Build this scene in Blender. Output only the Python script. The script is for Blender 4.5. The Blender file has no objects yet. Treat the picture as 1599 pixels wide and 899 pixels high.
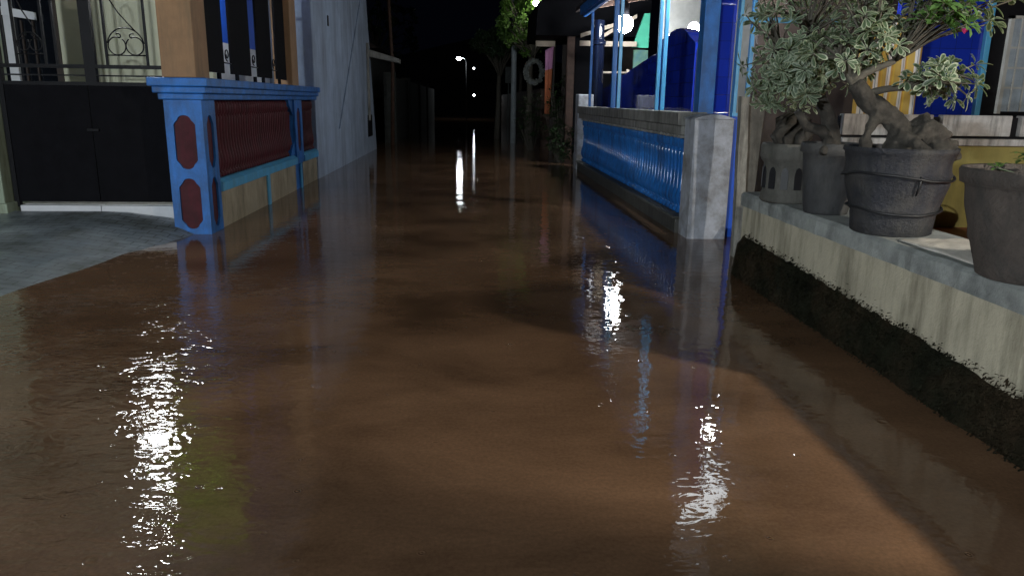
import bpy, bmesh, math, random
from mathutils import Vector, Matrix, noise

random.seed(7)
S = bpy.context.scene
COL = S.collection
R = math.radians

# ------------------------------------------------------------------ camera
cam_d = bpy.data.cameras.new('camera')
cam = bpy.data.objects.new('camera', cam_d)
COL.objects.link(cam)
yaw, pitch, roll = R(3.229), R(13.9), R(0.8)
fw = Vector((math.sin(yaw)*math.cos(pitch), math.cos(yaw)*math.cos(pitch), -math.sin(pitch)))
rt = Vector((math.cos(yaw), -math.sin(yaw), 0))
up = rt.cross(fw)
c_, s_ = math.cos(roll), math.sin(roll)
rt, up = rt*c_ + up*s_, up*c_ - rt*s_
cam.matrix_world = Matrix((rt, up, -fw)).transposed().to_4x4()
cam.location = (0, 0, 1.5)
cam_d.sensor_width = 36
cam_d.lens = 1180/1599*36
cam_d.clip_end = 1000
S.camera = cam

# ------------------------------------------------------------------ night sky, exposure
W = bpy.data.worlds.new('World')
S.world = W
W.use_nodes = True
W.node_tree.nodes['Background'].inputs[0].default_value = (0.35, 0.45, 1.0, 1)
W.node_tree.nodes['Background'].inputs[1].default_value = 0.0013
S.view_settings.view_transform = 'Standard'
S.view_settings.look = 'None'
S.view_settings.exposure = 0.3
S.view_settings.gamma = 1
S.render.engine = 'CYCLES'
S.render.filter_size = 1.9
S.cycles.use_denoising = True
S.cycles.max_bounces = 6
S.cycles.sample_clamp_indirect = 4

# lamp outputs in watts (each lamp's light sits in its own fixture, built below)
P_PORCH_LEFT = 27
P_TERRACE_LEFT = 22
P_PORCH_RIGHT = 190
P_EAVES_RIGHT = 130
P_TREE = 22
P_FAR = 150
P_FARSMALL = 10
P_STREET = 5600
P_YARD = 520
P_BALCONY = 16

# ------------------------------------------------------------------ materials
def new_mat(name):
    m = bpy.data.materials.new(name)
    m.use_nodes = True
    nt = m.node_tree
    return m, nt, nt.nodes['Principled BSDF']

def N(nt, t, **kw):
    n = nt.nodes.new(t)
    for k, v in kw.items():
        if k in n.inputs: n.inputs[k].default_value = v
        else: setattr(n, k, v)
    return n

def ramp(nt, src, stops):
    r = nt.nodes.new('ShaderNodeValToRGB')
    el = r.color_ramp.elements
    while len(el) < len(stops): el.new(0.5)
    for e, (p, c) in zip(el, stops):
        e.position = p
        e.color = (*c, 1) if len(c) == 3 else c
    nt.links.new(src, r.inputs[0])
    return r

def mix(nt, fac, a, b, mode='MIX'):
    m = nt.nodes.new('ShaderNodeMix')
    m.data_type = 'RGBA'
    m.blend_type = mode
    for sock, v in ((m.inputs[0], fac), (m.inputs[6], a), (m.inputs[7], b)):
        if hasattr(v, 'is_output'): nt.links.new(v, sock)
        elif isinstance(v, (int, float)): sock.default_value = v
        else: sock.default_value = (*v, 1)
    return m.outputs[2]

def coords(nt, scale=(1, 1, 1)):
    g = nt.nodes.new('ShaderNodeNewGeometry')
    mp = nt.nodes.new('ShaderNodeMapping')
    mp.inputs['Scale'].default_value = scale
    nt.links.new(g.outputs['Position'], mp.inputs[0])
    return mp.outputs[0]

def paint(name, col, rough=0.6, var=0.25, stain=None, stain_amt=0.5, streak=None, bump=0.15, scale=6, spec=0.5, metal=0):
    """weathered paint, plaster, wood: two scales of blotches, optional run-down streaks"""
    m, nt, b = new_mat(name)
    v = coords(nt)
    n1 = N(nt, 'ShaderNodeTexNoise', Scale=scale, Detail=6, Roughness=0.65)
    nt.links.new(v, n1.inputs['Vector'])
    dark = tuple(c*(1-var) for c in col)
    lite = tuple(min(1, c*(1+var*0.6)) for c in col)
    colr = ramp(nt, n1.outputs[0], [(0.3, dark), (0.7, lite)]).outputs[0]
    if stain:
        n2 = N(nt, 'ShaderNodeTexNoise', Scale=1.0, Detail=8, Roughness=0.7)
        v2 = coords(nt, ((7, 7, 0.9) if streak is True else streak) if streak else (2.3, 2.3, 2.3))
        nt.links.new(v2, n2.inputs['Vector'])
        f = ramp(nt, n2.outputs[0], [(0.45, (0, 0, 0)), (0.68, (stain_amt,)*3)])
        colr = mix(nt, f.outputs[0], colr, stain)
    nt.links.new(colr, b.inputs['Base Color'])
    b.inputs['Roughness'].default_value = rough
    b.inputs['Specular IOR Level'].default_value = spec
    b.inputs['Metallic'].default_value = metal
    if bump:
        n3 = N(nt, 'ShaderNodeTexNoise', Scale=scale*9, Detail=5, Roughness=0.7)
        nt.links.new(v, n3.inputs['Vector'])
        bp = N(nt, 'ShaderNodeBump', Strength=bump, Distance=0.02)
        nt.links.new(n3.outputs[0], bp.inputs['Height'])
        nt.links.new(bp.outputs[0], b.inputs['Normal'])
    return m

def tiles(name, col, grout, axis='y', w=0.2, rough=0.06):
    m, nt, b = new_mat(name)
    g = nt.nodes.new('ShaderNodeNewGeometry')
    sp = nt.nodes.new('ShaderNodeSeparateXYZ')
    nt.links.new(g.outputs['Position'], sp.inputs[0])
    cb = nt.nodes.new('ShaderNodeCombineXYZ')
    nt.links.new(sp.outputs['X' if axis == 'y' else 'Y'], cb.inputs[0])
    nt.links.new(sp.outputs['Z'], cb.inputs[1])
    br = N(nt, 'ShaderNodeTexBrick', offset=0.0, Scale=1.0)
    br.inputs['Brick Width'].default_value = w
    br.inputs['Row Height'].default_value = w
    br.inputs['Mortar Size'].default_value = 0.003
    br.inputs['Color1'].default_value = (*col, 1)
    br.inputs['Color2'].default_value = (*[c*0.8 for c in col], 1)
    br.inputs['Mortar'].default_value = (*grout, 1)
    nt.links.new(cb.outputs[0], br.inputs['Vector'])
    nt.links.new(br.outputs[0], b.inputs['Base Color'])
    b.inputs['Roughness'].default_value = rough
    n = N(nt, 'ShaderNodeTexNoise', Scale=3.0, Detail=2)
    nt.links.new(g.outputs['Position'], n.inputs['Vector'])
    bp = N(nt, 'ShaderNodeBump', Strength=0.10, Distance=0.02)
    ad = N(nt, 'ShaderNodeMath', operation='MULTIPLY_ADD')
    nt.links.new(br.outputs['Fac'], ad.inputs[0]); ad.inputs[1].default_value = -0.3
    nt.links.new(n.outputs[0], ad.inputs[2])
    nt.links.new(ad.outputs[0], bp.inputs['Height'])
    nt.links.new(bp.outputs[0], b.inputs['Normal'])
    return m

def glow(name, col, strength):
    m, nt, b = new_mat(name)
    b.inputs['Base Color'].default_value = (0.8, 0.8, 0.8, 1)
    b.inputs['Emission Color'].default_value = (*col, 1)
    b.inputs['Emission Strength'].default_value = strength
    return m

M = {}
M['blue_trim'] = paint('blue_trim', (0.02, 0.165, 0.54), 0.5, 0.3, (0.02, 0.06, 0.14), 0.75, (4, 4, 1.1), 0.3)
M['light_blue'] = paint('light_blue', (0.10, 0.42, 0.72), 0.4, 0.15, (0.12, 0.2, 0.28), 0.4, True, 0.05)
M['deep_blue'] = paint('deep_blue', (0.02, 0.14, 0.42), 0.45, 0.2)
M['baluster_blue'] = paint('baluster_blue', (0.018, 0.15, 0.48), 0.18, 0.3, (0.02, 0.03, 0.05), 0.6, True, 0.05)
M['maroon'] = paint('maroon', (0.080, 0.013, 0.020), 0.65, 0.35, (0.03, 0.02, 0.02), 0.5, True, spec=.25)
M['orange'] = paint('orange', (0.34, 0.20, 0.105), 0.75, 0.15, (0.16, 0.12, 0.07), 0.6, True)
M['cream'] = paint('cream', (0.62, 0.62, 0.46), 0.8, 0.05)
M['green_wall'] = paint('green_wall', (0.34, 0.52, 0.05), 0.8, 0.1)
M['pale_green'] = paint('pale_green', (0.33, 0.40, 0.30), 0.8, 0.15, (0.12, 0.10, 0.05), 0.7, True)
M['white'] = paint('white', (0.70, 0.72, 0.75), 0.6, 0.08)
M['royal_blue'] = paint('royal_blue', (0.01, 0.10, 0.62), 0.5, 0.1)
M['whitewash'] = paint('whitewash', (0.33, 0.41, 0.54), 0.85, 0.18, (0.14, 0.16, 0.19), 0.65, (1.6, 1.6, 0.35), 0.3, 2.0)
M['base_plaster'] = paint('base_plaster', (0.36, 0.31, 0.22), 0.85, 0.25, (0.10, 0.08, 0.045), 0.8, (3, 3, .9), 0.3, 3)
M['wall_pale'] = paint('wall_pale', (0.56, 0.51, 0.38), 0.85, 0.15, (0.13, 0.115, 0.075), 0.85, (4.5, 4.5, 0.7), 0.4, 4)
M['cap_pale'] = paint('cap_pale', (0.36, 0.38, 0.36), 0.85, 0.3, (0.09, 0.10, 0.10), 0.8, False, 0.5, 5)
M['concrete'] = paint('concrete', (0.27, 0.27, 0.25), 0.9, 0.3, (0.07, 0.07, 0.065), 0.8, True, 0.5, 5)
M['wet_concrete'] = paint('wet_concrete', (0.10, 0.10, 0.09), 0.6, 0.35, (0.03, 0.028, 0.022), 0.8, True, 0.5, 5)
M['render_grey'] = paint('render_grey', (0.48, 0.51, 0.57), 0.9, 0.22, (0.15, 0.13, 0.10), 0.85, False, 0.6, 9)
M['dark_metal'] = paint('dark_metal', (0.008, 0.008, 0.010), 0.5, 0.3, bump=0.03, spec=0.2)
M['black_board'] = paint('black_board', (0.006, 0.006, 0.008), 0.8, 0.3, bump=0.1, spec=0.1)
M['dark_glass'] = paint('dark_glass', (0.008, 0.010, 0.014), 0.12, 0.3, bump=0.0)
M['dark_wood'] = paint('dark_wood', (0.035, 0.022, 0.016), 0.6, 0.4, bump=0.2)
M['brown_wood'] = paint('brown_wood', (0.09, 0.05, 0.035), 0.7, 0.4, bump=0.3)
M['cream_wood'] = paint('cream_wood', (0.55, 0.46, 0.36), 0.7, 0.15)
M['grey_wood'] = paint('grey_wood', (0.34, 0.33, 0.29), 0.9, 0.35, (0.045, 0.04, 0.035), 0.9, True, 0.6, 7)
M['plank_dark'] = paint('plank_dark', (0.12, 0.115, 0.10), 0.9, 0.35, (0.03, 0.03, 0.025), 0.8, True, 0.6, 7)
M['grey_wall'] = paint('grey_wall', (0.50, 0.50, 0.47), 0.8, 0.12, (0.3, 0.3, 0.28), 0.4)
M['mint'] = paint('mint', (0.10, 0.62, 0.40), 0.7, 0.1)
M['green_mottled'] = paint('green_mottled', (0.15, 0.30, 0.20), 0.8, 0.3, (0.05, 0.16, 0.26), 0.8)
M['yellow_wall'] = paint('yellow_wall', (0.27, 0.235, 0.07), 0.8, 0.2, (0.14, 0.12, 0.04), 0.6, True)
M['red_floor'] = paint('red_floor', (0.32, 0.09, 0.05), 0.6, 0.2, (0.12, 0.05, 0.03), 0.5)
M['stained_white'] = paint('stained_white', (0.50, 0.50, 0.49), 0.85, 0.3, (0.06, 0.065, 0.06), 0.95, True, 0.4, 7)
M['frosted'] = paint('frosted', (0.36, 0.42, 0.48), 0.35, 0.2, (0.15, 0.17, 0.2), 0.5, True)
M['far_wall'] = paint('far_wall', (0.07, 0.08, 0.075), 0.9, 0.4, (0.05, 0.05, 0.05), 0.9, True)
M['roof_tile'] = paint('roof_tile', (0.03, 0.02, 0.018), 0.8, 0.4)
M['pot_black'] = paint('pot_black', (0.019, 0.022, 0.031), 0.6, 0.35, (0.085, 0.08, 0.07), 0.8, (3.5, 3.5, 1.6), 0.8, 6)
M['pot_grey'] = paint('pot_grey', (0.045, 0.046, 0.048), 0.8, 0.4, (0.11, 0.105, 0.095), 0.7, (4, 4, 1.2), 0.5, 7)
M['pot_concrete'] = paint('pot_concrete', (0.13, 0.125, 0.11), 0.9, 0.3, (0.06, 0.06, 0.05), 0.8, True, 0.5, 7)
M['pot_brown'] = paint('pot_brown', (0.115, 0.094, 0.08), 0.85, 0.3, (0.045, 0.043, 0.040), 0.95, (4, 4, 1.5), 0.9, 7)
M['soil'] = paint('soil', (0.03, 0.022, 0.015), 0.95, 0.5, bump=0.8)
M['bark'] = paint('bark', (0.095, 0.085, 0.07), 0.85, 0.6, (0.03, 0.028, 0.024), 0.9, (6, 6, 6), 1.0, 18)
M['twig'] = paint('twig', (0.10, 0.09, 0.07), 0.85, 0.3, bump=0.2, scale=20)
M['sack'] = paint('sack', (0.72, 0.68, 0.60), 0.85, 0.12, (0.35, 0.30, 0.24), 0.5, False, 0.4, 12)
M['plastic_dark'] = paint('plastic_dark', (0.012, 0.013, 0.015), 0.5, 0.3)
M['orange_cloth'] = paint('orange_cloth', (0.50, 0.16, 0.07), 0.85, 0.15)
M['pink_cloth'] = paint('pink_cloth', (0.62, 0.30, 0.52), 0.85, 0.15)
M['wreath_white'] = paint('wreath_white', (0.15, 0.165, 0.15), 0.9, 0.5, scale=14)
M['pole_metal'] = paint('pole_metal', (0.40, 0.45, 0.47), 0.5, 0.2)
M['moss'] = paint('moss', (0.020, 0.021, 0.012), 0.6, 0.6, (0.055, 0.038, 0.022), 0.9, False, 1.0, 9, 0.1)
M['pink_flower'] = paint('pink_flower', (0.85, 0.05, 0.22), 0.6, 0.1, bump=0)

def sheet_mat():
    m, nt, b = new_mat('green_sheet')
    tr = N(nt, 'ShaderNodeBsdfTranslucent')
    tr.inputs[0].default_value = (0.55, 0.74, 0.16, 1)
    mx = N(nt, 'ShaderNodeMixShader')
    mx.inputs[0].default_value = 0.85
    b.inputs['Base Color'].default_value = (0.25, 0.5, 0.05, 1)
    nt.links.new(b.outputs[0], mx.inputs[1])
    nt.links.new(tr.outputs[0], mx.inputs[2])
    nt.links.new(mx.outputs[0], nt.nodes['Material Output'].inputs[0])
    return m
M['green_sheet'] = sheet_mat()
M['added_glow'] = glow('added_glow', (.86, .95, 1), 5.5)  # emission for the added panel above the right eaves

def leaf_mat(name, col, var=0.35):
    m = paint(name, col, 0.45, var, bump=0, scale=11)
    nt = m.node_tree
    b = nt.nodes['Principled BSDF']
    out = nt.nodes['Material Output']
    tr = N(nt, 'ShaderNodeBsdfTranslucent')
    tr.inputs[0].default_value = (col[0]*1.1, col[1]*1.2, col[2]*0.6, 1)
    mx = N(nt, 'ShaderNodeMixShader')
    mx.inputs[0].default_value = 0.3
    nt.links.new(b.outputs[0], mx.inputs[1])
    nt.links.new(tr.outputs[0], mx.inputs[2])
    nt.links.new(mx.outputs[0], out.inputs[0])
    return m
M['leaf'] = leaf_mat('leaf', (0.12, 0.18, 0.10))
M['leaf_rim'] = leaf_mat('leaf_rim', (0.44, 0.50, 0.36))
M['leaf_far'] = leaf_mat('leaf_far', (0.14, 0.195, 0.125))
M['leaf_far_rim'] = leaf_mat('leaf_far_rim', (0.38, 0.44, 0.32))
M['leaf_fresh'] = leaf_mat('leaf_fresh', (0.14, 0.27, 0.08))
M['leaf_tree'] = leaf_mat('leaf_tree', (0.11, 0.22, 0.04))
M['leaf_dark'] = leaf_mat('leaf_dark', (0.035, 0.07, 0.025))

def water_mat():
    m, nt, b = new_mat('flood_water')
    v = coords(nt)
    n = N(nt, 'ShaderNodeTexNoise', Scale=0.9, Detail=8, Roughness=0.62, Distortion=0.35)
    nt.links.new(coords(nt, (0.8, 1.15, 1)), n.inputs['Vector'])
    c = ramp(nt, n.outputs[0], [(0.28, (0.088, 0.050, 0.028)), (0.47, (0.175, 0.099, 0.055)), (0.70, (0.275, 0.157, 0.088))])
    gr = N(nt, 'ShaderNodeTexNoise', Scale=55.0, Detail=3, Roughness=0.7)   # suspended silt
    nt.links.new(v, gr.inputs['Vector'])
    gm = ramp(nt, gr.outputs[0], [(0.30, (0.72,)*3), (0.70, (1.0,)*3)])
    nt.links.new(mix(nt, 1.0, c.outputs[0], gm.outputs[0], 'MULTIPLY'), b.inputs['Base Color'])
    b.inputs['Roughness'].default_value = 0.010
    b.inputs['IOR'].default_value = 1.33
    # ripples: long swell, wind ripple, fine chop where the flow is disturbed, raindrop rings
    def wave(scale, det, vec=(1, 1, 1), dist=0.4):
        t = N(nt, 'ShaderNodeTexNoise', Scale=scale, Detail=det, Roughness=0.55, Distortion=dist)
        nt.links.new(coords(nt, vec), t.inputs['Vector'])
        return t.outputs[0]
    def math_(op, a, bb):
        k = N(nt, 'ShaderNodeMath', operation=op)
        for i, x in enumerate((a, bb)):
            if hasattr(x, 'is_output'): nt.links.new(x, k.inputs[i])
            else: k.inputs[i].default_value = x
        return k.outputs[0]
    swell = math_('MULTIPLY', wave(1.3, 2, (0.8, 1.3, 1)), 0.0036)
    ripple = math_('MULTIPLY', wave(8, 2, (0.8, 1.2, 1)), 0.0018)
    chop = wave(10, 2, (0.7, 1.2, 1), 1.6)
    g = nt.nodes.new('ShaderNodeNewGeometry')
    sp = nt.nodes.new('ShaderNodeSeparateXYZ')
    nt.links.new(g.outputs['Position'], sp.inputs[0])
    # the flow is disturbed in front of the driveway ramp
    mr = N(nt, 'ShaderNodeMapRange', interpolation_type='SMOOTHSTEP')
    nt.links.new(sp.outputs['X'], mr.inputs[0])
    mr.inputs[1].default_value = -0.6; mr.inputs[2].default_value = -1.7
    mr2 = N(nt, 'ShaderNodeMapRange', interpolation_type='SMOOTHSTEP')
    nt.links.new(sp.outputs['Y'], mr2.inputs[0])
    mr2.inputs[1].default_value = 7.5; mr2.inputs[2].default_value = 5.0
    patch = ramp(nt, wave(1.5, 3), [(0.40, (0.25,)*3), (0.58, (1,)*3)]).outputs[0]
    area = math_('MULTIPLY', math_('MULTIPLY', mr.outputs[0], mr2.outputs[0]), patch)
    chop_h = math_('MULTIPLY', chop, math_('ADD', math_('MULTIPLY', area, 0.0062), 0.0007))
    # raindrop rings of two sizes
    rings = []
    for sc_, fr_, rad_, cut, amp in ((3.4, 62.0, 0.17, 0.5, 0.0015), (7.5, 70.0, 0.16, 0.35, 0.0013)):
        vo = N(nt, 'ShaderNodeTexVoronoi', Scale=sc_, feature='F1')
        vo.inputs['Randomness'].default_value = 1
        nt.links.new(coords(nt, (1, 1, 0)), vo.inputs['Vector'])
        ring = math_('SINE', math_('MULTIPLY', vo.outputs['Distance'], fr_), 0)
        fall = N(nt, 'ShaderNodeMapRange')
        nt.links.new(vo.outputs['Distance'], fall.inputs[0])
        fall.inputs[1].default_value = rad_; fall.inputs[2].default_value = 0.0
        vs = nt.nodes.new('ShaderNodeSeparateColor')
        nt.links.new(vo.outputs['Color'], vs.inputs[0])
        some = N(nt, 'ShaderNodeMapRange')
        nt.links.new(vs.outputs[0], some.inputs[0])
        some.inputs[1].default_value = cut; some.inputs[2].default_value = 1
        rings.append(math_('MULTIPLY', math_('MULTIPLY', ring, fall.outputs[0]), math_('MULTIPLY', some.outputs[0], amp*1.6)))
    ring_h = math_('ADD', rings[0], rings[1])
    h = math_('ADD', math_('ADD', swell, ripple), math_('ADD', chop_h, ring_h))
    bp = N(nt, 'ShaderNodeBump', Strength=1.0, Distance=1.0)
    nt.links.new(h, bp.inputs['Height'])
    nt.links.new(bp.outputs[0], b.inputs['Normal'])
    return m
M['water'] = water_mat()

def paving_mat():
    m, nt, b = new_mat('wet_paving')
    br = N(nt, 'ShaderNodeTexBrick', Scale=1.0, offset=0.5)
    br.inputs['Brick Width'].default_value = 0.21
    br.inputs['Row Height'].default_value = 0.105
    br.inputs['Mortar Size'].default_value = 0.006
    br.inputs['Color1'].default_value = (0.26, 0.31, 0.345, 1)
    br.inputs['Color2'].default_value = (0.22, 0.26, 0.29, 1)
    br.inputs['Mortar'].default_value = (0.08, 0.09, 0.095, 1)
    nt.links.new(coords(nt), br.inputs['Vector'])
    n = N(nt, 'ShaderNodeTexNoise', Scale=3.0, Detail=7)
    nt.links.new(coords(nt), n.inputs['Vector'])
    f = ramp(nt, n.outputs[0], [(0.4, (1, 1, 1)), (0.7, (0.5, 0.48, 0.42))])
    nt.links.new(mix(nt, 1.0, br.outputs[0], f.outputs[0], 'MULTIPLY'), b.inputs['Base Color'])
    rr = ramp(nt, n.outputs[0], [(0.35, (0.3,)*3), (0.65, (0.75,)*3)])
    nt.links.new(rr.outputs[0], b.inputs['Roughness'])
    bp = N(nt, 'ShaderNodeBump', Strength=0.6, Distance=0.01)
    nt.links.new(br.outputs['Fac'], bp.inputs['Height']); bp.invert = True
    nt.links.new(bp.outputs[0], b.inputs['Normal'])
    return m
M['paving'] = paving_mat()

def stripes_mat():
    m, nt, b = new_mat('striped_cloth')
    uv = nt.nodes.new('ShaderNodeUVMap')
    sp = nt.nodes.new('ShaderNodeSeparateXYZ')
    nt.links.new(uv.outputs[0], sp.inputs[0])
    fr = N(nt, 'ShaderNodeMath', operation='FRACT')
    mu = N(nt, 'ShaderNodeMath', operation='MULTIPLY')
    nt.links.new(sp.outputs[0], mu.inputs[0]); mu.inputs[1].default_value = 5.0
    nt.links.new(mu.outputs[0], fr.inputs[0])
    r = ramp(nt, fr.outputs[0], [(0.0, (0.58, 0.40, 0.10)), (0.36, (0.80, 0.80, 0.80)), (0.54, (0.25, 0.30, 0.40)),
                                 (0.60, (0.80, 0.80, 0.80)), (0.76, (0.62, 0.36, 0.08)), (0.9, (0.70, 0.48, 0.08))])
    r.color_ramp.interpolation = 'CONSTANT'
    nt.links.new(r.outputs[0], b.inputs['Base Color'])
    b.inputs['Roughness'].default_value = 0.8
    return m
M['stripes'] = stripes_mat()
M['tile_x'] = tiles('blue_tiles_side', (0.013, 0.036, 0.40), (0.012, 0.02, 0.12), 'x')
M['tile_y'] = tiles('blue_tiles_front', (0.013, 0.036, 0.40), (0.012, 0.02, 0.12), 'y')
M['tile_dark'] = tiles('dark_blue_tiles', (0.004, 0.006, 0.016), (0.006, 0.008, 0.016), 'y', 0.1)

# ------------------------------------------------------------------ mesh builder
class MB:
    def __init__(s): s.v = []; s.f = []; s.m = []
    def _add(s, vs, fs, mi=0):
        k = len(s.v)
        s.v += [tuple(p) for p in vs]
        s.f += [tuple(i+k for i in f) for f in fs]
        s.m += [mi]*len(fs)
    def box(s, x0, x1, y0, y1, z0, z1, mi=0):
        s._add([(x0,y0,z0),(x1,y0,z0),(x1,y1,z0),(x0,y1,z0),(x0,y0,z1),(x1,y0,z1),(x1,y1,z1),(x0,y1,z1)],
               [(3,2,1,0),(4,5,6,7),(0,1,5,4),(1,2,6,5),(2,3,7,6),(3,0,4,7)], mi)
        return s
    def prism(s, pts, axis, a, b, mi=0):
        n = len(pts)
        def P(p, t):
            return {'x': (t, p[0], p[1]), 'y': (p[0], t, p[1]), 'z': (p[0], p[1], t)}[axis]
        s._add([P(p, a) for p in pts] + [P(p, b) for p in pts],
               [tuple(range(n)), tuple(range(2*n-1, n-1, -1))] + [(i, i+n, (i+1) % n+n, (i+1) % n) for i in range(n)], mi)
        return s
    def tube(s, pts, rad, n=8, mi=0, cap=True):
        pts = [Vector(p) for p in pts]
        if not hasattr(rad, '__len__'): rad = [rad]*len(pts)
        vs, fs = [], []
        ref = Vector((0.31, 0.17, 0.93)).normalized()
        for i, p in enumerate(pts):
            d = (pts[min(i+1, len(pts)-1)] - pts[max(i-1, 0)]).normalized()
            a = d.cross(ref)
            if a.length < 0.05: a = d.cross(Vector((1, 0, 0)))
            a.normalize(); b2 = d.cross(a)
            for j in range(n):
                t = 2*math.pi*j/n
                vs.append(p + (a*math.cos(t) + b2*math.sin(t))*rad[i])
        for i in range(len(pts)-1):
            for j in range(n):
                fs.append((i*n+j, i*n+(j+1) % n, (i+1)*n+(j+1) % n, (i+1)*n+j))
        if cap:
            fs.append(tuple(range(n-1, -1, -1)))
            fs.append(tuple((len(pts)-1)*n+j for j in range(n)))
        s._add(vs, fs, mi)
        return s
    def lathe(s, prof, c=(0, 0, 0), n=24, mi=0, wob=0.0, seed=0):
        vs, fs = [], []
        for i, (r, z) in enumerate(prof):
            for j in range(n):
                t = 2*math.pi*j/n
                k = 1 + wob*noise.noise(Vector((math.cos(t)*1.6+seed, math.sin(t)*1.6, z*7)))
                vs.append((c[0]+r*k*math.cos(t), c[1]+r*k*math.sin(t), c[2]+z))
        for i in range(len(prof)-1):
            for j in range(n):
                fs.append((i*n+j, i*n+(j+1) % n, (i+1)*n+(j+1) % n, (i+1)*n+j))
        fs.append(tuple(range(n-1, -1, -1)))
        fs.append(tuple((len(prof)-1)*n+j for j in range(n)))
        s._add(vs, fs, mi)
        return s
    def ball(s, c, r, n=12, sz=1.0, mi=0):
        k = n//2
        prof = [(max(1e-4, r*math.sin(math.pi*i/k)), -r*sz*math.cos(math.pi*i/k)) for i in range(k+1)]
        return s.lathe(prof, c, n, mi)
    def leaf(s, c, d, upv, L, w, mi=0, mr=None, droop=0.25):
        """an obovate leaf with a rim of its own colour"""
        d = Vector(d).normalized(); sd = d.cross(upv)
        if sd.length < 1e-3: sd = d.cross(Vector((1, 0.2, 0)))
        sd.normalize(); nn = sd.cross(d)
        c = Vector(c)
        def P(u, q, fold=0.12):
            return c + d*(u*L) + sd*(q*w) + nn*(abs(q)*w*fold*2 - droop*L*u*u)
        if mr is None:
            s._add([P(0,0), P(.4,.34), P(.75,.5), P(1,0), P(.75,-.5), P(.4,-.34), P(.55,0)],
                   [(0,1,6),(1,2,6),(2,3,6),(3,4,6),(4,5,6),(5,0,6)], mi)
        else:
            k = len(s.v)
            rim = [P(0,0), P(.3,.22), P(.55,.42), P(.8,.5), P(.95,.3), P(1,0), P(.95,-.3), P(.8,-.5), P(.55,-.42), P(.3,-.22)]
            inn = [P(.08,0), P(.32,.12), P(.56,.27), P(.76,.32), P(.87,.2), P(.90,0), P(.87,-.2), P(.76,-.32), P(.56,-.27), P(.32,-.12)]
            s._add(rim+inn, [(i, (i+1) % 10, 10+(i+1) % 10, 10+i) for i in range(10)], mr)
            s._add(inn+[P(.55,0)], [(i, (i+1) % 10, 10) for i in range(10)], mi)
        return s
    def build(s, name, mats, parent=None, bevel=0.0, smooth=False, origin=None, recalc=True):
        me = bpy.data.meshes.new(name)
        off = Vector(origin) if origin is not None else root_loc(parent)
        me.from_pydata([tuple(Vector(p)-off) for p in s.v], [], s.f)
        if not isinstance(mats, (list, tuple)): mats = [mats]
        for m in mats: me.materials.append(M[m] if isinstance(m, str) else m)
        for p, mi in zip(me.polygons, s.m):
            p.material_index = mi; p.use_smooth = smooth
        if recalc:
            bm = bmesh.new(); bm.from_mesh(me)
            bmesh.ops.recalc_face_normals(bm, faces=bm.faces)
            bm.to_mesh(me); bm.free()
        o = bpy.data.objects.new(name, me)
        COL.objects.link(o)
        if parent is not None: o.parent = parent
        elif origin is not None: o.location = off
        if bevel:
            b = o.modifiers.new('bevel', 'BEVEL'); b.width = bevel; b.segments = 2
            b.limit_method = 'ANGLE'; b.angle_limit = R(40)
        return o

def root_loc(o):
    if o is None: return Vector((0, 0, 0))
    while o.parent: o = o.parent
    return Vector(o.location)

def thing(name, label, cat, loc, group=None):
    o = bpy.data.objects.new(name, None)
    o.empty_display_size = 0.2
    COL.objects.link(o)
    o.location = loc
    return tag(o, label, cat, group)

def tag(o, label, cat, group=None):
    o['label'] = label; o['category'] = cat
    if group: o['group'] = group
    return o

def struct(o):
    o['kind'] = 'structure'; return o

def stuff(o):
    o['kind'] = 'stuff'; return o

def box_part(name, mat, parent, *b, bevel=0.006):
    return MB().box(*b).build(name, mat, parent, bevel)

# ------------------------------------------------------------------ the ground and the water
g = MB()
g._add([(-300, -60, -0.35), (300, -60, -0.35), (300, 500, -0.35), (-300, 500, -0.35)], [(0, 1, 2, 3)])
struct(g.build('ground', 'soil'))
g = MB()
g._add([(-60, -40, 0), (60, -40, 0), (60, 200, 0), (-60, 200, 0)], [(0, 1, 2, 3)])
struct(g.build('water', 'water'))

# driveway: a paved ramp that climbs from the flood to the gate
g = MB()
nx, ny = 18, 40
vs = []
for j in range(ny+1):
    y = -6 + (8.90+6)*j/ny
    for i in range(nx+1):
        edge = -3.34 + 0.30*max(0, (y-5.3)/3.3) + 0.06*noise.noise(Vector((0, y*0.6, 3)))
        if y > 8.2: edge = min(edge, -2.98)
        x = edge + 0.25 - 4.3*i/nx
        t = max(0, (edge - x))
        z = -0.03 + min(0.13, t*0.13) + (0.10*max(0, min(1, (y-7.6)/1.2)) if t > 0 else 0) + 0.008*noise.noise(Vector((x*1.2, y*1.2, 0)))
        if i == 0: z = -0.2
        vs.append((x, y, z))
fs = [(j*(nx+1)+i, j*(nx+1)+i+1, (j+1)*(nx+1)+i+1, (j+1)*(nx+1)+i) for j in range(ny) for i in range(nx)]
g._add(vs, fs)
struct(g.build('driveway', 'paving', smooth=True))
# floor of the left porch and of the right-hand terrace
struct(MB().box(-9, -3.22, 9.06, 14.7, -0.3, 0.26).build('porch_floor', 'concrete'))
struct(MB().box(2.945, 14, -4, 7.9, -0.3, 0.29).build('terrace_floor', 'red_floor'))
struct(MB().box(2.62, 12, 8.78, 19.6, -0.3, 0.22).build('yard_floor', 'concrete'))

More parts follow.
